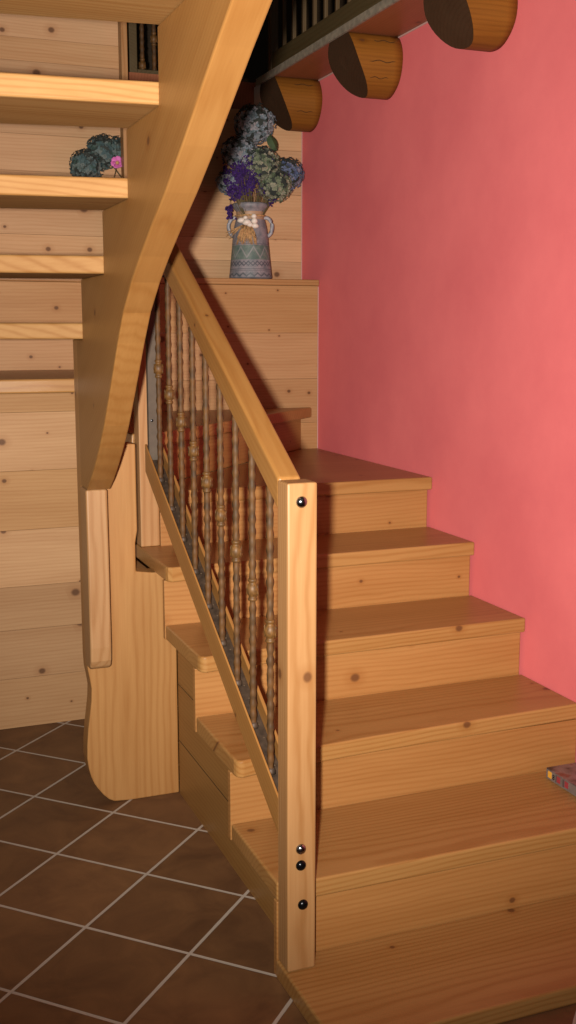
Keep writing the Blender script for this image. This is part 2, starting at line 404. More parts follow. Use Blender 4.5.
# white caulk line where the plaster meets soffit and planks
bm = bmesh.new(); box(bm, U - .004, U - .0005, -.9, VU - .001, ZS - .006, ZS - .0005)
box(bm, U - .0035, U - .0006, VU - .004, VU - .0006, LEDGE + .001, ZS - .02); box(bm, U - .0035, U - .0006, VL - .0035, VL - .0006, z_['A'] + .001, LEDGE - .03)
o = mesh_obj('trim_3', bm, plain('white_caulk', (0.50, 0.30, 0.27), .8)); tag(o, 'thin white plaster line around the red wall', 'trim', kind='structure')

# ------------------------------------------------------------------ lower flight of stairs
st = thing('staircase', 'lower pine stairs climbing beside the red wall, with closed risers', 'staircase', (.5, .0, 0))
e = .0015
PV1 = 1.343
R0 = U - .002
def tread(pts, z, mat=W['tread'], parent=st, bev=.006, name='tread', th=TH):
    return prism_obj(name, pts, 'Z', z - th, z, mat, parent, bev, seg=3)
# newel stands on the lowest tread and is notched into the second
NU0, NU1, NV0, NV1 = .001, .070, -.050, .0125
tread([(-.004, foot['E'] - e), (.0, -.331), (R0, -.331), (R0, foot['E'] - e)], z_['F'])
tread([(NU1 + .001, .0), (R0, .0), (R0, foot['D'] - e), (0, foot['D'] - e), (0, NV1 + .002), (NU1 + .001, NV1 + .002)], z_['E'])
tread([(.016, .300), (.10, .315), (.4, .335), (R0, .352), (R0, foot['C'] - e), (0, foot['C'] - e), (0, .322), (.004, .308)], z_['D'])
tread([(.016, .606), (.10, .618), (.4, .632), (R0, .640), (R0, foot['B'] - e), (0, foot['B'] - e), (0, .63), (.004, .614)], z_['C'])
tread([(.016, .934), (.10, .942), (.4, .948), (R0, .955), (R0, foot['A'] - e), (.0702, foot['A'] - e), (.0702, PV1), (0, PV1), (0, .955), (.004, .942)], z_['B'])
tread([(.0715, nose['A']), (R0, nose['A'] - .004), (R0, VL - .003), (.992, VL - .003), (.0715, 1.384)], z_['A'])
for k, low in (('E', 'F'), ('D', 'E'), ('C', 'D'), ('B', 'C')):
    box_obj('riser', -.001, R0 - .008, foot[k], foot[k] + .02, z_[low] - TH, z_[k] - TH - .0005, W['riser'], st, .0015)
box_obj('riser', .0715, R0 - .008, foot['A'], foot['A'] + .02, z_['B'] - TH, z_['A'] - TH - .0005, W['riser'], st, .0015)
# winder steps at the corner
t = Vector((.944, .959)).normalized(); nn = Vector((t.y, -t.x))
P0 = Vector((.0735, 1.384)); P1 = Vector((.992, VL - .003))
def riser_line(a, b, thick, z0, z1):
    d = (b - a).normalized(); n2 = Vector((-d.y, d.x))
    q = [a, b, b + n2 * thick, a + n2 * thick]
    q = [Vector((p.x, min(p.y, VL - .002))) for p in q]
    bm = bmesh.new(); prism(bm, q, 'Z', z0, z1)
    return mesh_obj('riser', bm, W['riser'], st, .0015, frame=((d.x, d.y, 0), (-d.y, d.x, 0), (0, 0, 1)))
riser_line(P0, P1, .02, z_['A'] + .0005, z_['Z'] - TH - .0005)
tread([(.072, 1.346), (.1, 1.36), (1.044, VL - .003), (.0, VL - .003), (-.004, PV1 + .003)], z_['Z'])
riser_line(Vector((.002, 1.40)), Vector((.02, VL - .003)), .02, z_['Z'] + .0005, z_['Z2'] - TH - .0005)
tread([(.012, 1.45), (.03, VL - .003), (-1.35, VL - .003), (-1.35, 1.46)], z_['Z2'])
# closed side string under the treads (horizontal boards seen as seams)
prof = [(.036, 0), (1.098, 0), (1.098, z_['B'] - TH - .001), (foot['B'] + .021, z_['B'] - TH - .001), (foot['B'] + .021, z_['C'] - TH - .001), (foot['C'] + .021, z_['C'] - TH - .001),
        (foot['C'] + .021, z_['D'] - TH - .001), (foot['D'] + .021, z_['D'] - TH - .001), (foot['D'] + .021, z_['E'] - TH - .001), (.036, z_['E'] - TH - .001)]
prism_obj('side_panel', prof, 'X', .072, .094, wood('side_pine', 'Y', light=(.27, .14, .042), knots=.1), st, .0)
bm = bmesh.new()
for (v0, v1, zz) in ((.036, 1.098, .183), (.37, 1.098, .372)):
    box(bm, .0706, .0722, v0, v1, zz - .0006, zz + .0006)
mesh_obj('board_seam', bm, W['dark'], st)

# ------------------------------------------------------------------ upper flight with curved string
uf = thing('staircase', 'upper open-tread pine stairs on a curved string, crossing overhead at the left', 'staircase', (-.19, 1.1, 0))
S0, S1 = -.220, -.150
PV = 1.101
# carved base panel
pan = [(-.093, 0), (.0712, 0), (.0712, z_['B'] - TH - .002), (-.003, z_['B'] - TH - .002), (-.056, z_['B'] - TH + .006), (-.056, z_['B'] + .05), (-.049, z_['B'] + .09), (-.049, 1.15), (-.088, 1.152), (-.088, z_['Z3'] - TH - .001), (-.218, z_['Z3'] - TH - .001)]
pan += [(-.218, .49), (-.216, .45), (-.210, .415), (-.206, .386), (-.208, .345), (-.214, .30), (-.220, .256), (-.225, .20), (-.226, .158), (-.222, .125), (-.215, .096), (-.206, .073), (-.194, .053), (-.178, .031), (-.160, .013), (-.143, .004)]
prism_obj('base_panel', pan, 'Y', PV, PV + .07, W['panel'], uf, .004)
box_obj('support_post', -.058, -.0015, PV + .0715, PV1 - .002, 0.0003, z_['B'] - TH - .003, W['Z'], uf, .002)
low = [(-1.12, 2.445), (-.9, 2.33), (-.6, 2.163), (-.363, 2.03), (-.275, 1.980), (-.177, 1.921), (-.054, 1.846), (.077, 1.773), (.19, 1.716), (.30, 1.658), (.39, 1.604), (.482, 1.535), (.55, 1.462), (.612, 1.388), (.68, 1.308), (.741, 1.238), (.81, 1.172), (.877, 1.116), (.945, 1.066), (1.006, 1.029)]
RV = dict(Z3=1.005, Z4=.695, Z5=.409, Z6=.116, Z7=-.175, Z8=-.465, Z9=-.755)
up = [(PV - .001, 1.029), (PV - .001, z_['Z3'] - TH - .0005)]
ks = ['Z3', 'Z4', 'Z5', 'Z6', 'Z7', 'Z8', 'Z9']
for a, b in zip(ks, ks[1:]):
    up += [(RV[a] - .001, z_[a] - TH - .0005), (RV[a] - .001, z_[b] - TH - .0005)]
up += [(RV['Z9'] - .001, z_['Z9'] - TH - .0005), (RV['Z9'] - .001, z_['Z9'] + .11), (-1.12, z_['Z9'] + .11)]
sd = Vector((0, -.87, .49)).normalized()
prism_obj('string_board', low + up, 'X', S0, S1, W['string'], uf, .004, frame=(tuple(sd), (1, 0, 0), tuple(sd.cross(Vector((1, 0, 0))))))
blk = [(1.0065, 1.0285), (1.004, .80), (1.004, .545), (1.008, .502), (1.018, .480), (1.035, .472), (PV - .001, .470), (PV - .001, 1.0285)]
prism_obj('string_foot', blk, 'X', S0 - .004, S1 - .009, wood('foot_pine', 'Z', light=(.37, .205, .092), figure=.5, knots=0), uf, .007, seg=3)
slope = dict(Z3=.22, Z4=.20, Z5=.17, Z6=.12, Z7=.12, Z8=.1, Z9=.1)
UL = -1.35
for k, prev in zip(ks, [None] + ks[:-1]):
    vr = RV[k]; vn = 1.40 if prev is None else RV[prev] - .0015
    sl = slope[k]; sn = sl if prev is None else slope[prev]
    top = z_[k]; n = 14
    vn_in = vn if prev is None else vn
    front_pts = []
    ph = random.random() * 6
    for i in range(n + 1):
        u = UL + (S0 - .0005 - UL) * i / n
        wv = .005 * math.sin(u * 6.5 + ph) * min(1, (S0 - u) * 5) + .003 * math.sin(u * 17 + ph) * min(1, (S0 - u) * 5)
        front_pts.append((u, vr + sl * (S0 - u) + wv))
    pts = front_pts + [(S1 - .002, vr)] + [(S1 - .002, vn_in), (S0, vn_in), (UL, vn_in + sn * (S0 - UL) - .0)]
    tr = tread(pts, top, W['upper_tread'], uf, .007)

# ------------------------------------------------------------------ balustrade of the lower flight
ba = thing('stair_balustrade', 'pine balustrade with newel post and twisted bronzed iron balusters', 'balustrade', (.035, -.02, z_['F']))
nw = box_obj('newel_post', NU0, NU1, NV0, NV1, z_['F'] + .0002, 1.173, W['Z'], ba, .0045)
def bolt(u, z, mat, r=.0128):
    bm = bmesh.new(); n = 20
    prof = [(r, 0), (r, .002), (r * .9, .0045), (r * .65, .0075), (r * .3, .0092), (.0005, .0096)]
    rings = []
    for rr, h in prof:
        rings.append([bm.verts.new((u + rr * math.cos(i * math.tau / n), NV0 - h, z + rr * math.sin(i * math.tau / n))) for i in range(n)])
    for a, b in zip(rings, rings[1:]):
        for i in range(n): bm.faces.new((a[i], a[(i + 1) % n], b[(i + 1) % n], b[i]))
    bm.faces.new(rings[0]); bm.faces.new(rings[-1])
    return mesh_obj('bolt', bm, mat, nw, smooth=True)
b1 = bolt(.033, 1.132, M_chrome); b1['label'] = 'chrome dome bolt at the top of the post'
b2 = bolt(.033, .343, M_chrome, .0122); b2['label'] = 'chrome dome bolt low on the post'
bolt(.033, .304, M_bolt, .0122); bolt(.038, .208, M_bolt, .0122)
SL = .592
HB = lambda v: 1.095 + SL * v
HT = lambda v: 1.169 + SL * v
BT = lambda v: .433 + SL * v
BBm = lambda v: .345 + SL * v
VE = 1.2755; VB = 1.192; RC = .033
rd = Vector((0, 1, SL)).normalized(); rframe = (tuple(rd), (-1, 0, 0), tuple(rd.cross(Vector((-1, 0, 0)))))
v0 = NV1 + .0008
prism_obj('handrail', [(v0, HB(v0)), (VE, HB(VE)), (VE, HT(VE)), (v0, HT(v0))], 'X', .004, .058, W['rail'], ba, .007, frame=rframe, seg=3)
# bottom rail (with its sunk metal strip)
br = prism_obj('bottom_rail', [(v0, BBm(v0)), (VB, BBm(VB)), (VB, BT(VB) - RC), (v0, BT(v0) - RC)], 'X', .0085, .047, W['rail'], ba, .0, frame=rframe)
prism_obj('rail_lip', [(v0, BBm(v0)), (VB, BBm(VB)), (VB, BT(VB)), (v0, BT(v0))], 'X', .003, .0083, W['rail'], br, .0015, frame=rframe)
prism_obj('metal_strip', [(v0 + .002, BT(v0 + .002) - RC + .0002), (VB - .002, BT(VB - .002) - RC + .0002), (VB - .002, BT(VB - .002) - RC + .0026), (v0 + .002, BT(v0 + .002) - RC + .0026)], 'X', .0088, .0468, M_strip, br, .0, frame=rframe)['label'] = 'dark metal strip on the rail'
prism_obj('rail_lip', [(v0, BBm(v0) + .03), (VB, BBm(VB) + .03), (VB, BT(VB) + .013), (v0, BT(v0) + .013)], 'X', .0473, .056, W['rail'], br, .002, frame=rframe)
bm = bmesh.new()
for i in range(30):
    v = .05 + i * 1.09 / 30
    for du in (.016, .036):
        lathe(bm, [(.0024, BT(v) - RC + .002), (.0022, BT(v) - RC + .0036), (.0008, BT(v) - RC + .0042)], (du, v, 0), 8)
mesh_obj('strip_screw', bm, plain('brass_screw', (.09, .055, .028), .6, .3), br)['kind'] = 'stuff'
# newel at the turn and flat grey end post
box_obj('newel_post', .005, .069, VE + .0012, PV1 - .001, z_['B'] + .0003, 1.965, W['Z'], ba, .0035)['label'] = 'second pine newel post at the turn'
prism_obj('end_post', [(1.160, BT(1.160) - RC + .0032), (1.182, BT(1.182) - RC + .0032), (1.182, HB(1.182) - .0005), (1.160, HB(1.160) - .0005)], 'X', .0092, .044, M_steel, ba, .002)
ep_ = [o_ for o_ in ba.children if o_.name.startswith('end_post')][0]; ep_['label'] = 'flat grey end post with one screw'
bm = bmesh.new(); rr_ = [[bm.verts.new((.020 + r_ * math.cos(k * math.tau / 12), 1.160 - h_, 1.215 + r_ * math.sin(k * math.tau / 12))) for k in range(12)] for r_, h_ in ((.0045, 0), (.004, .0015), (.001, .0022))]
for a_, b_ in zip(rr_, rr_[1:]):
    for k in range(12): bm.faces.new((a_[k], a_[(k + 1) % 12], b_[(k + 1) % 12], b_[k]))
bm.faces.new(rr_[0]); bm.faces.new(rr_[-1]); mesh_obj('screw', bm, M_bolt, ep_)

def twisted_bar_mesh(L, name, half=.0074, pitch=.075, foot_r=.0115):
    bm = bmesh.new(); n = int(L / .0035); ring_prev = None
    sec = []
    for i in range(8):      # square with rounded corners
        a = i * math.tau / 8
        rr = half * (1.2 if i % 2 else 1.02)
        sec.append((rr * math.cos(a), rr * math.sin(a)))
    for k in range(n + 1):
        z = L * k / n; a = z / pitch * math.tau * .5
        s = 1 + .09 * math.sin(z * 235)
        ca, sa = math.cos(a) * s, math.sin(a) * s
        ring = [bm.verts.new((x * ca - y * sa, x * sa + y * ca, z)) for x, y in sec]
        if ring_prev:
            for i in range(8): bm.faces.new((ring_prev[i], ring_prev[(i + 1) % 8], ring[(i + 1) % 8], ring[i]))
        else: bm.faces.new(ring[::-1])
        ring_prev = ring
    bm.faces.new(ring_prev)
    bmesh.ops.recalc_face_normals(bm, faces=bm.faces[:])
    me = bpy.data.meshes.new(name); bm.to_mesh(me); bm.free(); me.materials.append(M_iron)
    for p in me.polygons: p.use_smooth = True
    return me
def collar_mesh():
    bm = bmesh.new()
    prof = [(.0085, -.031), (.0125, -.029), (.0135, -.0255), (.012, -.022), (.0095, -.0195), (.0118, -.016), (.0150, -.011), (.0170, -.006), (.0178, 0), (.0170, .006), (.0150, .011), (.0118, .016), (.0095, .0195), (.012, .022), (.0135, .0255), (.0125, .029), (.0085, .031)]
    prof = [(max(.0075, r * .86), z * .9) for r, z in prof]
    lathe(bm, prof, (0, 0, 0), 20)
    for i in range(8):
        a = i * math.tau / 8
        tube(bm, [(.014 * math.cos(a + dz * 10), .014 * math.sin(a + dz * 10), dz) for dz in (-.014, -.007, 0, .007, .014)], [.0008, .0013, .0016, .0013, .0008], 5)
    bmesh.ops.recalc_face_normals(bm, faces=bm.faces[:])
    me = bpy.data.meshes.new('collar'); bm.to_mesh(me); bm.free(); me.materials.append(M_collar)
    for p in me.polygons: p.use_smooth = True
    return me
def foot_mesh():
    bm = bmesh.new(); lathe(bm, [(.0125, 0), (.0128, .006), (.0105, .012), (.0085, .015)], (0, 0, 0), 14)
    me = bpy.data.meshes.new('shoe'); bm.to_mesh(me); bm.free(); me.materials.append(M_strip)
    for p in me.polygons: p.use_smooth = True
    return me
BU = .0185
bar_me = twisted_bar_mesh(.683, 'baluster'); col_me = collar_mesh(); shoe_me = foot_mesh()
wb = world_loc(ba)
for i in range(9):
    v = .104 + .1200 * i
    zb = BT(v) - RC + .0028
    o = bpy.data.objects.new('baluster', bar_me); link(o, ba); o.location = Vector((BU, v, zb)) - wb; o.rotation_euler.z = i * .7
    c = bpy.data.objects.new('collar', col_me); link(c, o); c.location = (0, 0, .346)
    s = bpy.data.objects.new('shoe', shoe_me); link(s, o); s.location = (0, 0, 0)

# ------------------------------------------------------------------ gallery: logs, railings
def log_beam(vc, label, seed):
    rnd = random.Random(seed); r = .117; zc = ZS - .083
    g = thing('log_beam', label, 'log', (U, vc, zc), group='log beam ends under the gallery'); g['kind'] = 'thing'
    n = 40; sec = []
    ph = [rnd.random() * 6 for _ in range(3)]
    for i in range(n):
        a = i * math.tau / n
        rr = r * (1 + .018 * math.sin(2 * a + ph[0]) + .012 * math.sin(3 * a + ph[1]) + .006 * math.sin(7 * a + ph[2]))
        y, z = rr * math.cos(a), rr * math.sin(a)
        sec.append((vc + y, min(zc + z, ZS - .0008)))
    def uend(z):
        tt = (ZS - z); return .872 + .04 * tt + 2.4 * tt * tt
    def grid(steps, f, mat, name):
        bm = bmesh.new(); rings = []
        for s in steps: rings.append([bm.verts.new(f(p, s)) for p in sec])
        for a, b in zip(rings, rings[1:]):
            for i in range(n): bm.faces.new((a[i], a[(i + 1) % n], b[(i + 1) % n], b[i]))
        return bm, rings
    bm, rings = grid([0, .2, .4, .6, .8, 1], lambda p, s: (uend(p[1]) + s * (U - .0008 - uend(p[1])), p[0], p[1]), None, '')
    bm.faces.new(rings[-1])
    lo = mesh_obj('log_body', bm, W['log'], g, smooth=True)
    # bevelled, dark end-grain face
    bm = bmesh.new(); rings = []
    for s in (1, .75, .5, .25):
        rings.append([bm.verts.new((uend(zc + (p[1] - zc) * s) - .0003, vc + (p[0] - vc) * s, zc + (p[1] - zc) * s)) for p in sec])
    for a, b in zip(rings, rings[1:]):
        for i in range(n): bm.faces.new((a[i], a[(i + 1) % n], b[(i + 1) % n], b[i]))
    bm.faces.new(rings[-1])
    mesh_obj('end_face', bm, W['logend'], g, smooth=False)['label'] = 'dark undercut end of the log'
    # drying cracks
    for k in range(3):
        bm = bmesh.new()
        a = math.pi + (k - .8) * .5 + rnd.uniform(-.12, .12)
        pts = []
        u0 = rnd.uniform(.93, .97); u1 = rnd.uniform(1.02, 1.06)
        for j in range(9):
            u = u0 + (u1 - u0) * j / 8; aa = a + .03 * math.sin(j * 1.3 + k)
            pts.append((u, vc + r * 1.004 * math.cos(aa), zc + r * 1.004 * math.sin(aa)))
        tube(bm, pts, [.0006] + [.0014] * 7 + [.0006], 5)
        mesh_obj('crack', bm, W['logend'], lo)
log_beam(2.415 - .012, 'stained log end under the gallery, farthest, just right of the hydrangeas', 1)
log_beam(1.661, 'stained log end under the gallery, middle one of three', 2)
log_beam(.920, 'stained log end under the gallery, nearest, cut by the photo top', 3)

gr = thing('gallery_railing', 'dark olive railing along the gallery edge above the logs', 'railing', (.89, 1.0, ZS + .02))
box_obj('bottom_rail', .872, .905, -.6, 2.355, ZS + .034, ZS + .098, W['olive'], gr, .003)
box_obj('top_rail', .868, .91, -.6, 2.40, ZS + .90, ZS + .95, W['olive'], gr, .003)
v = 2.25; k = 0
first = None
while v > -.5:
    if first is None:
        first = box_obj('baluster', .882, .896, v - .007, v + .007, ZS + .0985, ZS + .8995, W['darkz'], gr, .002)
    else:
        c = first.copy(); link(c, gr); c.location.y += v - 2.25
    v -= .107
box_obj('end_post', .87, .905, 2.36, 2.395, ZS + .0205, ZS + .8995, W['darkz'], gr, .002)
for vv in (1.9, .9, -.1): box_obj('rail_foot', .88, .90, vv, vv + .03, ZS + .0202, ZS + .0338, W['darkz'], gr, 0)

lr = thing('landing_railing', 'twisted iron landing railing glimpsed above the second open tread', 'railing', (.5, VU + .08, ZS))
lv = VU + .09
box_obj('end_post', .318, .352, lv - .02, lv + .02, ZS + .0205, ZS + .95, W['olive'], lr, .003)
box_obj('bottom_rail', .3525, .85, lv - .018, lv + .018, ZS + .0205, ZS + .04, W['olive'], lr, .002)
box_obj('top_rail', .28, .862, lv - .024, lv + .024, ZS + .9505, ZS + .99, W['olive'], lr, .003)
wl = world_loc(lr)
bar2 = twisted_bar_mesh(.91, 'landing_baluster', half=.0085)
for i in range(9):
    o = bpy.data.objects.new('baluster', bar2); link(o, lr); o.location = Vector((.378 + .052 * i, lv, ZS + .0402)) - wl
    c = bpy.data.objects.new('collar', col_me); link(c, o); c.location = (0, 0, .02 if i % 2 == 0 else .13)

po = thing('slim_post', 'slim pine post on the ledge right of the teal bouquet', 'post', (.235, 2.345, LEDGE))
box_obj('shaft', .222, .2475, 2.318, 2.372, LEDGE + .0003, 4.499, W['Z'], po, .003)

# ------------------------------------------------------------------ vases and flowers
def vase(name, label, cx, cy, group=None, dressed=True):
    g = thing(name, label, 'vase', (cx, cy, LEDGE), group)
    prof = [(.084, 0), (.0925, .004), (.0935, .012), (.091, .03), (.086, .08), (.081, .13), (.0765, .18), (.072, .215), (.066, .24), (.0605, .258), (.0595, .275), (.062, .288), (.072, .298), (.0775, .304), (.0785, .312), (.076, .319), (.071, .321), (.068, .316), (.062, .300), (.055, .285), (.055, .255), (.06, .20), (.06, .05), (.02, .04)]
    bm = bmesh.new(); lathe(bm, prof, (cx, cy, LEDGE + .0005), 48)
    mesh_obj('body', bm, M_vase, g, smooth=True, origin=(cx, cy, LEDGE))
    d = Vector((.93, -.365, 0)) if dressed else Vector((.93, -.365, 0))
    for s in (-1, 1):
        bm = bmesh.new(); pts = []
        for j in range(13):
            a = -1.25 + j * (math.pi * 1.18) / 12
            rx, rz = .030, .040
            p = Vector((cx, cy, LEDGE + .222)) + d * s * (.066 + rx * math.cos(a) * .95) + Vector((0, 0, rz * math.sin(a)))
            pts.append(p)
        tube(bm, pts, .0085, 10)
        mesh_obj('handle', bm, M_vhandle, g, smooth=True)
    if dressed:
        f = Vector((-.365, -.93, 0)); side = Vector((.93, -.365, 0))
        C0 = Vector((cx, cy, LEDGE))
        bm = bmesh.new(); rnd = random.Random(4)
        for j in range(70):     # raffia tail hanging under the bow
            a = rnd.uniform(-.6, .6); L = rnd.uniform(.05, .085)
            top = C0 + f * .073 + side * (-.012 + a * .03) + Vector((0, 0, .225))
            end = C0 + f * (.085 + rnd.uniform(0, .008)) + side * (-.012 + a * .075) + Vector((0, 0, .225 - L))
            tube(bm, [top, (top + end) / 2 + f * .006, end], [.0022, .0026, .001], 5)
        for j in range(7):
            top = C0 + f * .072 + side * (-.03) + Vector((0, 0, .225)); end = C0 + f * .07 + side * (-.03 - rnd.uniform(.05, .075)) + Vector((0, 0, .225 - rnd.uniform(.03, .065)))
            tube(bm, [top, (top + end) / 2, end], [.002, .0018, .0006], 5)
        rf = mesh_obj('raffia_bow', bm, M_raffia, g, smooth=True)
        bm = bmesh.new()
        pts = [C0 + Vector((math.cos(k * math.tau / 24) * .0632, math.sin(k * math.tau / 24) * .0632, .268)) for k in range(24)]
        tube(bm, pts, .004, 6, closed=True)
        mesh_obj('twine', bm, M_raffia, rf, smooth=True)
        for (sx, sz, rx, rz) in ((-.036, .245, .018, .012), (-.012, .236, .020, .014), (.018, .262, .012, .010), (.020, .243, .014, .013), (.022, .222, .017, .012), (-.018, .256, .010, .008), (.002, .226, .013, .010)):
            bm = bmesh.new(); bmesh.ops.create_icosphere(bm, subdivisions=2, radius=1)
            cpos = C0 + f * (.078 - abs(sx) * .3) + side * sx + Vector((0, 0, sz))
            for vv in bm.verts:
                q = vv.co.copy(); k = 1 + .12 * math.sin(q.z * 9)
                vv.co = cpos + side * (q.x * rx * k) + f * (q.y * rx * .7) + Vector((0, 0, q.z * rz))
            mesh_obj('shell', bm, M_shell, rf, smooth=True)
    return g
vc = (.793, 2.412)
vase('vase', 'grey lilac painted vase with green zigzag band and raffia bow', *vc)
vase('vase', 'second painted vase holding the teal bouquet, behind the curved string', .345, 2.405, None, False)

hyd_cache = {}
def head_mesh(seed, R, mat, nflor=270):
    rnd = random.Random(seed); bm = bmesh.new()
    bmesh.ops.create_icosphere(bm, subdivisions=2, radius=R * .80)
    for v in bm.verts: v.co *= 1 + rnd.uniform(-.06, .06)
    ga = math.pi * (3 - math.sqrt(5))
    for i in range(nflor):
        zc = 1 - 2 * (i + .5) / nflor; rr = math.sqrt(1 - zc * zc); a = i * ga
        n = Vector((rr * math.cos(a), rr * math.sin(a), zc)); n = (n + Vector((rnd.uniform(-.2, .2), rnd.uniform(-.2, .2), rnd.uniform(-.2, .2)))).normalized()
        c = n * R * rnd.uniform(.82, 1.06)
        t1 = n.orthogonal().normalized(); t2 = n.cross(t1); ps = R * .175 * rnd.uniform(.75, 1.2); th0 = rnd.uniform(0, 6)
        for k in range(4):
            th = th0 + k * math.pi / 2
            d = t1 * math.cos(th) + t2 * math.sin(th); e2 = t1 * -math.sin(th) + t2 * math.cos(th)
            lift = n * ps * rnd.uniform(.05, .35)
            q = [c - n * ps * .15, c + d * ps * .55 - e2 * ps * .42 + lift * .5, c + d * ps * .95 + lift, c + d * ps * .55 + e2 * ps * .42 + lift * .5]
            bm.faces.new([bm.verts.new(x) for x in q])
    me = bpy.data.meshes.new('flower_head'); bm.to_mesh(me); bm.free(); me.materials.append(mat)
    return me
def hydrangea(pos, R, mat, label, base, seed, group, leaf=None, squash=1.0):
    pos = Vector(pos); g = thing('dried_hydrangea', label, 'flower', tuple(base), group)
    h = bpy.data.objects.new('flower_head', head_mesh(seed, R, mat)); link(h, g); h.location = pos - Vector(base); h.scale = (1, 1, squash)
    h.data.materials.append(M_gap_shade)
    for p_ in h.data.polygons[:320]: p_.material_index = 1
    bm = bmesh.new(); b0 = Vector(base)
    mid = (b0 + pos) / 2 + Vector((0, -.004, .015))
    tube(bm, [b0, mid, pos], .0025, 6); mesh_obj('stem', bm, M_stem, g, smooth=True)
    if leaf:
        bm = bmesh.new(); L0 = Vector(leaf[0]); L1 = Vector(leaf[1]); d = (L1 - L0); s = d.cross(Vector((0, 1, 0))).normalized() * d.length * .28; nb = Vector((0, -.006, 0))
        rows = []
        for j in range(7):
            tt = j / 6; w = math.sin(math.pi * min(1, tt * .9 + .05)) ** .8
            cpt = L0 + d * tt
            rows.append([bm.verts.new(cpt - s * w - nb), bm.verts.new(cpt + nb * 1.5), bm.verts.new(cpt + s * w - nb)])
        for a, b in zip(rows, rows[1:]):
            bm.faces.new((a[0], a[1], b[1], b[0])); bm.faces.new((a[1], a[2], b[2], b[1]))
        lo = mesh_obj('leaf', bm, M_leaf, g); md = lo.modifiers.new('th', 'SOLIDIFY'); md.thickness = .001
    return g
mouth = (vc[0], vc[1], LEDGE + .25)
HG = 'dried hydrangeas in the painted vase'
def mb(dx, dy): return (vc[0] + dx, vc[1] + dy, LEDGE + .25)
FL = []
hyd = [
    ((.800, 2.375, 2.355), .086, M_hyd_grey, 'topmost dried hydrangea head, grey blue, below the farthest log', (.005, .01), ((.85, 2.33, 2.31), (.872, 2.30, 2.24))),
    ((.742, 2.385, 2.235), .078, M_hyd_grey, 'grey hydrangea head half in shadow beside the curved string', (-.02, .015), None),
    ((.824, 2.345, 2.190), .076, M_hyd_green, 'green grey hydrangea head in the middle of the bouquet', (.015, -.01), None),
    ((.880, 2.330, 2.104), .072, M_hyd_green, 'cream and green hydrangea head drooping lowest at the right', (.03, -.02), None),
    ((.955, 2.395, 2.162), .072, M_hyd_blue, 'blue hydrangea head at the far right against the red wall', (.035, .01), None),
    ((.690, 2.390, 2.115), .054, M_hyd_grey, 'small greyish hydrangea head at the left behind the lavender', (-.035, .0), None),
]
for i, (p, r, m, lab, off, leaf) in enumerate(hyd):
    hydrangea(p, r, m, lab, mb(*off), 20 + i, HG, leaf, .95)
# lavender bunch
lv_ = thing('lavender_bunch', 'purple dried lavender bunch in front of the hydrangeas', 'flower', mb(0, -.03))
rnd = random.Random(12)
bs = bmesh.new(); bl = bmesh.new()
for i in range(95):
    a = rnd.uniform(-1, 1); L = rnd.uniform(.10, .20) * (1.25 - .35 * abs(a))
    p0 = Vector(mb(a * .035, -.03 + rnd.uniform(-.012, .012))); 
    dx = a * .58 + rnd.uniform(-.14, .14) + .0
    d = Vector((dx, -.22 + rnd.uniform(-.1, .12), 1)).normalized()
    p1 = p0 + d * (L + .045); pm = (p0 + p1) / 2 + Vector((dx * .01, 0, .01))
    tube(bs, [p0, pm, p1], [.0014, .0012, .0008], 4)
    for j in range(rnd.randint(16, 26)):
        tt = rnd.uniform(.0, .058); c = p1 - d * tt + Vector((rnd.uniform(-1, 1), rnd.uniform(-1, 1), rnd.uniform(-1, 1))) * .011
        r = rnd.uniform(.0035, .0065); nrm = Vector((rnd.uniform(-1, 1), rnd.uniform(-1, 1), rnd.uniform(-1, 1))).normalized(); t1 = nrm.orthogonal().normalized(); t2 = nrm.cross(t1)
        vs = [bl.verts.new(c + x) for x in (t1 * r, t2 * r, -t1 * r, -t2 * r, nrm * r * 1.3, -nrm * r * 1.3)]
        for q in ((0, 1, 4), (1, 2, 4), (2, 3, 4), (3, 0, 4), (1, 0, 5), (2, 1, 5), (3, 2, 5), (0, 3, 5)): bl.faces.new([vs[k] for k in q])
# one spray hanging over the rim at the left
hang = [Vector(mb(-.04, -.03)), Vector((.70, 2.33, 2.045)), Vector((.668, 2.31, 2.03)), Vector((.662, 2.30, 1.985))]
tube(bs, hang, .0013, 4)
for j in range(45):
    c = Vector((.663, 2.30, 1.985)) + Vector((rnd.gauss(0, .007), rnd.gauss(0, .006), rnd.uniform(-.03, .025)))
    r = rnd.uniform(.004, .0065)
    vs = [bl.verts.new(c + Vector(x) * r) for x in ((1, 0, 0), (0, 1, 0), (-1, 0, 0), (0, -1, 0), (0, 0, 1.3), (0, 0, -1.3))]
    for q in ((0, 1, 4), (1, 2, 4), (2, 3, 4), (3, 0, 4), (1, 0, 5), (2, 1, 5), (3, 2, 5), (0, 3, 5)): bl.faces.new([vs[k] for k in q])
mesh_obj('stems', bs, M_stem, lv_)['kind'] = 'stuff'
mesh_obj('blossom', bl, M_lav, lv_)['kind'] = 'stuff'
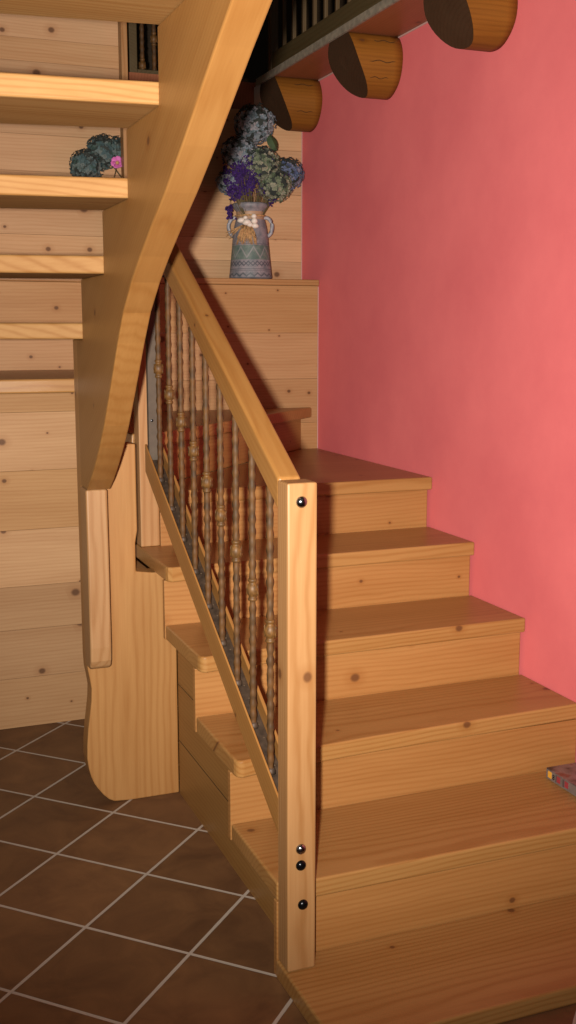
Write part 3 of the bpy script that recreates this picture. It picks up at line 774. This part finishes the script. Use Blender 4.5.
# teal bouquet seen between the open treads
TG = 'dried hydrangeas seen between the open treads'
tb = lambda dx, dy: (.345 + dx, 2.412 + dy, LEDGE + .25)
hydrangea((.163, 2.435, 2.212), .07, M_hyd_teal, 'dark teal hydrangea head nearest the slim post between two treads', tb(-.02, .0), 51, TG)
hydrangea((.085, 2.40, 2.150), .066, M_hyd_teal, 'lower left dark teal hydrangea head between two treads', tb(-.035, -.01), 52, TG)
hydrangea((.232, 2.44, 2.222), .06, M_hyd_teal, 'dark teal hydrangea head mostly hidden behind the slim post', tb(-.01, .02), 53, TG)
pf = thing('pink_flower', 'small pink flower beside the slim post between two treads', 'flower', tb(-.02, -.025))
bm = bmesh.new()
c = Vector((.208, 2.375, 2.165)); nrm = Vector((-.3, -.9, .25)).normalized(); t1 = Vector((1, -.33, 0)).normalized(); t2 = nrm.cross(t1)
for k in range(6):
    th = k * math.tau / 6 + .3; d = t1 * math.cos(th) + t2 * math.sin(th); e2 = t1 * -math.sin(th) + t2 * math.cos(th)
    rows = [(0, .003), (.35, .011), (.7, .0135), (1, .006)]
    pr = None
    for s_, w in rows:
        q = c + d * .026 * s_ + nrm * (.012 * s_ * s_)
        row = [bm.verts.new(q - e2 * w), bm.verts.new(q - nrm * .003), bm.verts.new(q + e2 * w)]
        if pr: bm.faces.new((pr[0], pr[1], row[1], row[0])); bm.faces.new((pr[1], pr[2], row[2], row[1]))
        pr = row
po_ = mesh_obj('petals', bm, M_pink, pf, smooth=True); md = po_.modifiers.new('th', 'SOLIDIFY'); md.thickness = .0012
bm = bmesh.new(); bmesh.ops.create_icosphere(bm, subdivisions=2, radius=.008)
for v in bm.verts: v.co = v.co + c + nrm * .004
mesh_obj('flower_centre', bm, M_raffia, pf, smooth=True)
bm = bmesh.new(); tube(bm, [Vector(tb(-.02, -.025)), Vector((.18, 2.385, 2.06)), c - nrm * .004], .002, 5); mesh_obj('stem', bm, M_stem, pf)

# ------------------------------------------------------------------ book on the second tread
bk = thing('book', 'small book with purplish mottled cover lying on a tread against the red wall', 'book', (1.0, .22, z_['E']))
def cover_mat():
    m, nt, b = new_mat('book_cover')
    tc = N(nt, 'ShaderNodeTexCoord')
    n1 = N(nt, 'ShaderNodeTexNoise', i_Scale=16.0, i_Detail=3.0); nt.links.new(tc.outputs['Object'], n1.inputs['Vector'])
    c = ramp(nt, n1.outputs['Fac'], [(.38, (0.04, 0.022, 0.026)), (.47, (0.15, 0.085, 0.085)), (.56, (0.19, 0.12, 0.115)), (.66, (0.16, 0.035, 0.032))])
    nt.links.new(c, b.inputs['Base Color']); b.inputs['Roughness'].default_value = .3
    return m
M_cover = cover_mat(); zb = z_['E'] + .0005; u0, u1, w0, w1, hh = .930, 1.066, .105, .300, .031
M_spine = plain('book_spine', (.18, .14, .125), .4, noise=.25)
bm = bmesh.new(); box(bm, u0, u1, w0, w1, zb, zb + .0025); mesh_obj('back_cover', bm, M_spine, bk, .0008)
bm = bmesh.new(); box(bm, u0, u1, w0, w1, zb + hh - .0025, zb + hh); mesh_obj('front_cover', bm, M_cover, bk, .0008)
bm = bmesh.new(); box(bm, u0 + .0031, u1 - .004, w0 + .004, w1 - .004, zb + .0026, zb + hh - .0026); mesh_obj('page_block', bm, plain('paper', (.62, .52, .38), .9, noise=.12), bk, 0)
sp_ = box_obj('spine', u0, u0 + .003, w0, w1, zb + .0026, zb + hh - .0026, M_spine, bk, 0)
def patch(name, v0, v1, za, zc_, col, label):
    o = box_obj(name, u0 - .0007, u0 - .0001, v0, v1, zb + za, zb + zc_, plain(name, col, .5, noise=.1), sp_, 0); o['label'] = label
patch('spine_label', .274, .291, .006, .025, (.72, .36, .04), 'yellow square on the spine')
patch('spine_mark', .233, .249, .007, .025, (.30, .035, .045), 'dark red square on the spine')
patch('spine_mark', .196, .212, .007, .025, (.30, .035, .045), 'dark red square on the spine')
patch('spine_bar', .2505, .2545, .005, .026, (.07, .05, .05), 'dark bar on the spine')
patch('spine_bar', .214, .222, .005, .026, (.09, .06, .06), 'dark bar on the spine')
bm = bmesh.new()
for dz in (.0115, .0185):
    tube(bm, [(u0 - .0006, .2645 + .0033 * math.cos(k * math.tau / 14), zb + dz + .0033 * math.sin(k * math.tau / 14)) for k in range(14)], .0011, 5, closed=True)
mesh_obj('spine_numeral', bm, M_bolt, sp_)

# ------------------------------------------------------------------ light
CAM = Vector((-.83497, -2.18305, 1.49102)); YAW = math.radians(21.425); PITCH = math.radians(9.3835)
fwd = Vector((math.sin(YAW), math.cos(YAW), 0)); left = Vector((-math.cos(YAW), math.sin(YAW), 0))
ld = bpy.data.lights.new('flash', 'SPOT'); ld.shadow_soft_size = .025; ld.energy = 830; ld.color = (1.0, .93, .84); ld.spot_size = math.radians(80); ld.spot_blend = 1.0
lo = bpy.data.objects.new('flash', ld); COL.objects.link(lo); lo.location = CAM - fwd * .0 + left * .092
lo.rotation_mode = 'QUATERNION'; lo.rotation_quaternion = (fwd - left * .05 + Vector((0, 0, -.005))).to_track_quat('-Z', 'Y')
w = bpy.data.worlds.new('world'); SC.world = w; w.use_nodes = True
bg = w.node_tree.nodes['Background']; bg.inputs[0].default_value = (1.0, .84, .66, 1); bg.inputs[1].default_value = .12

# ------------------------------------------------------------------ camera
cd = bpy.data.cameras.new('camera'); cam = bpy.data.objects.new('camera', cd); COL.objects.link(cam)
cd.sensor_fit = 'VERTICAL'; cd.sensor_height = 36.0; cd.lens = 36.0 * 1094.58 / 1024.0
cam.location = CAM; cam.rotation_euler = (math.pi / 2 - PITCH, 0, -YAW); cd.clip_start = .02
SC.camera = cam
SC.view_settings.view_transform = 'Standard'; SC.view_settings.look = 'None'; SC.view_settings.gamma = 1.0; SC.view_settings.use_curve_mapping = False
SC.view_settings.exposure = 0.0
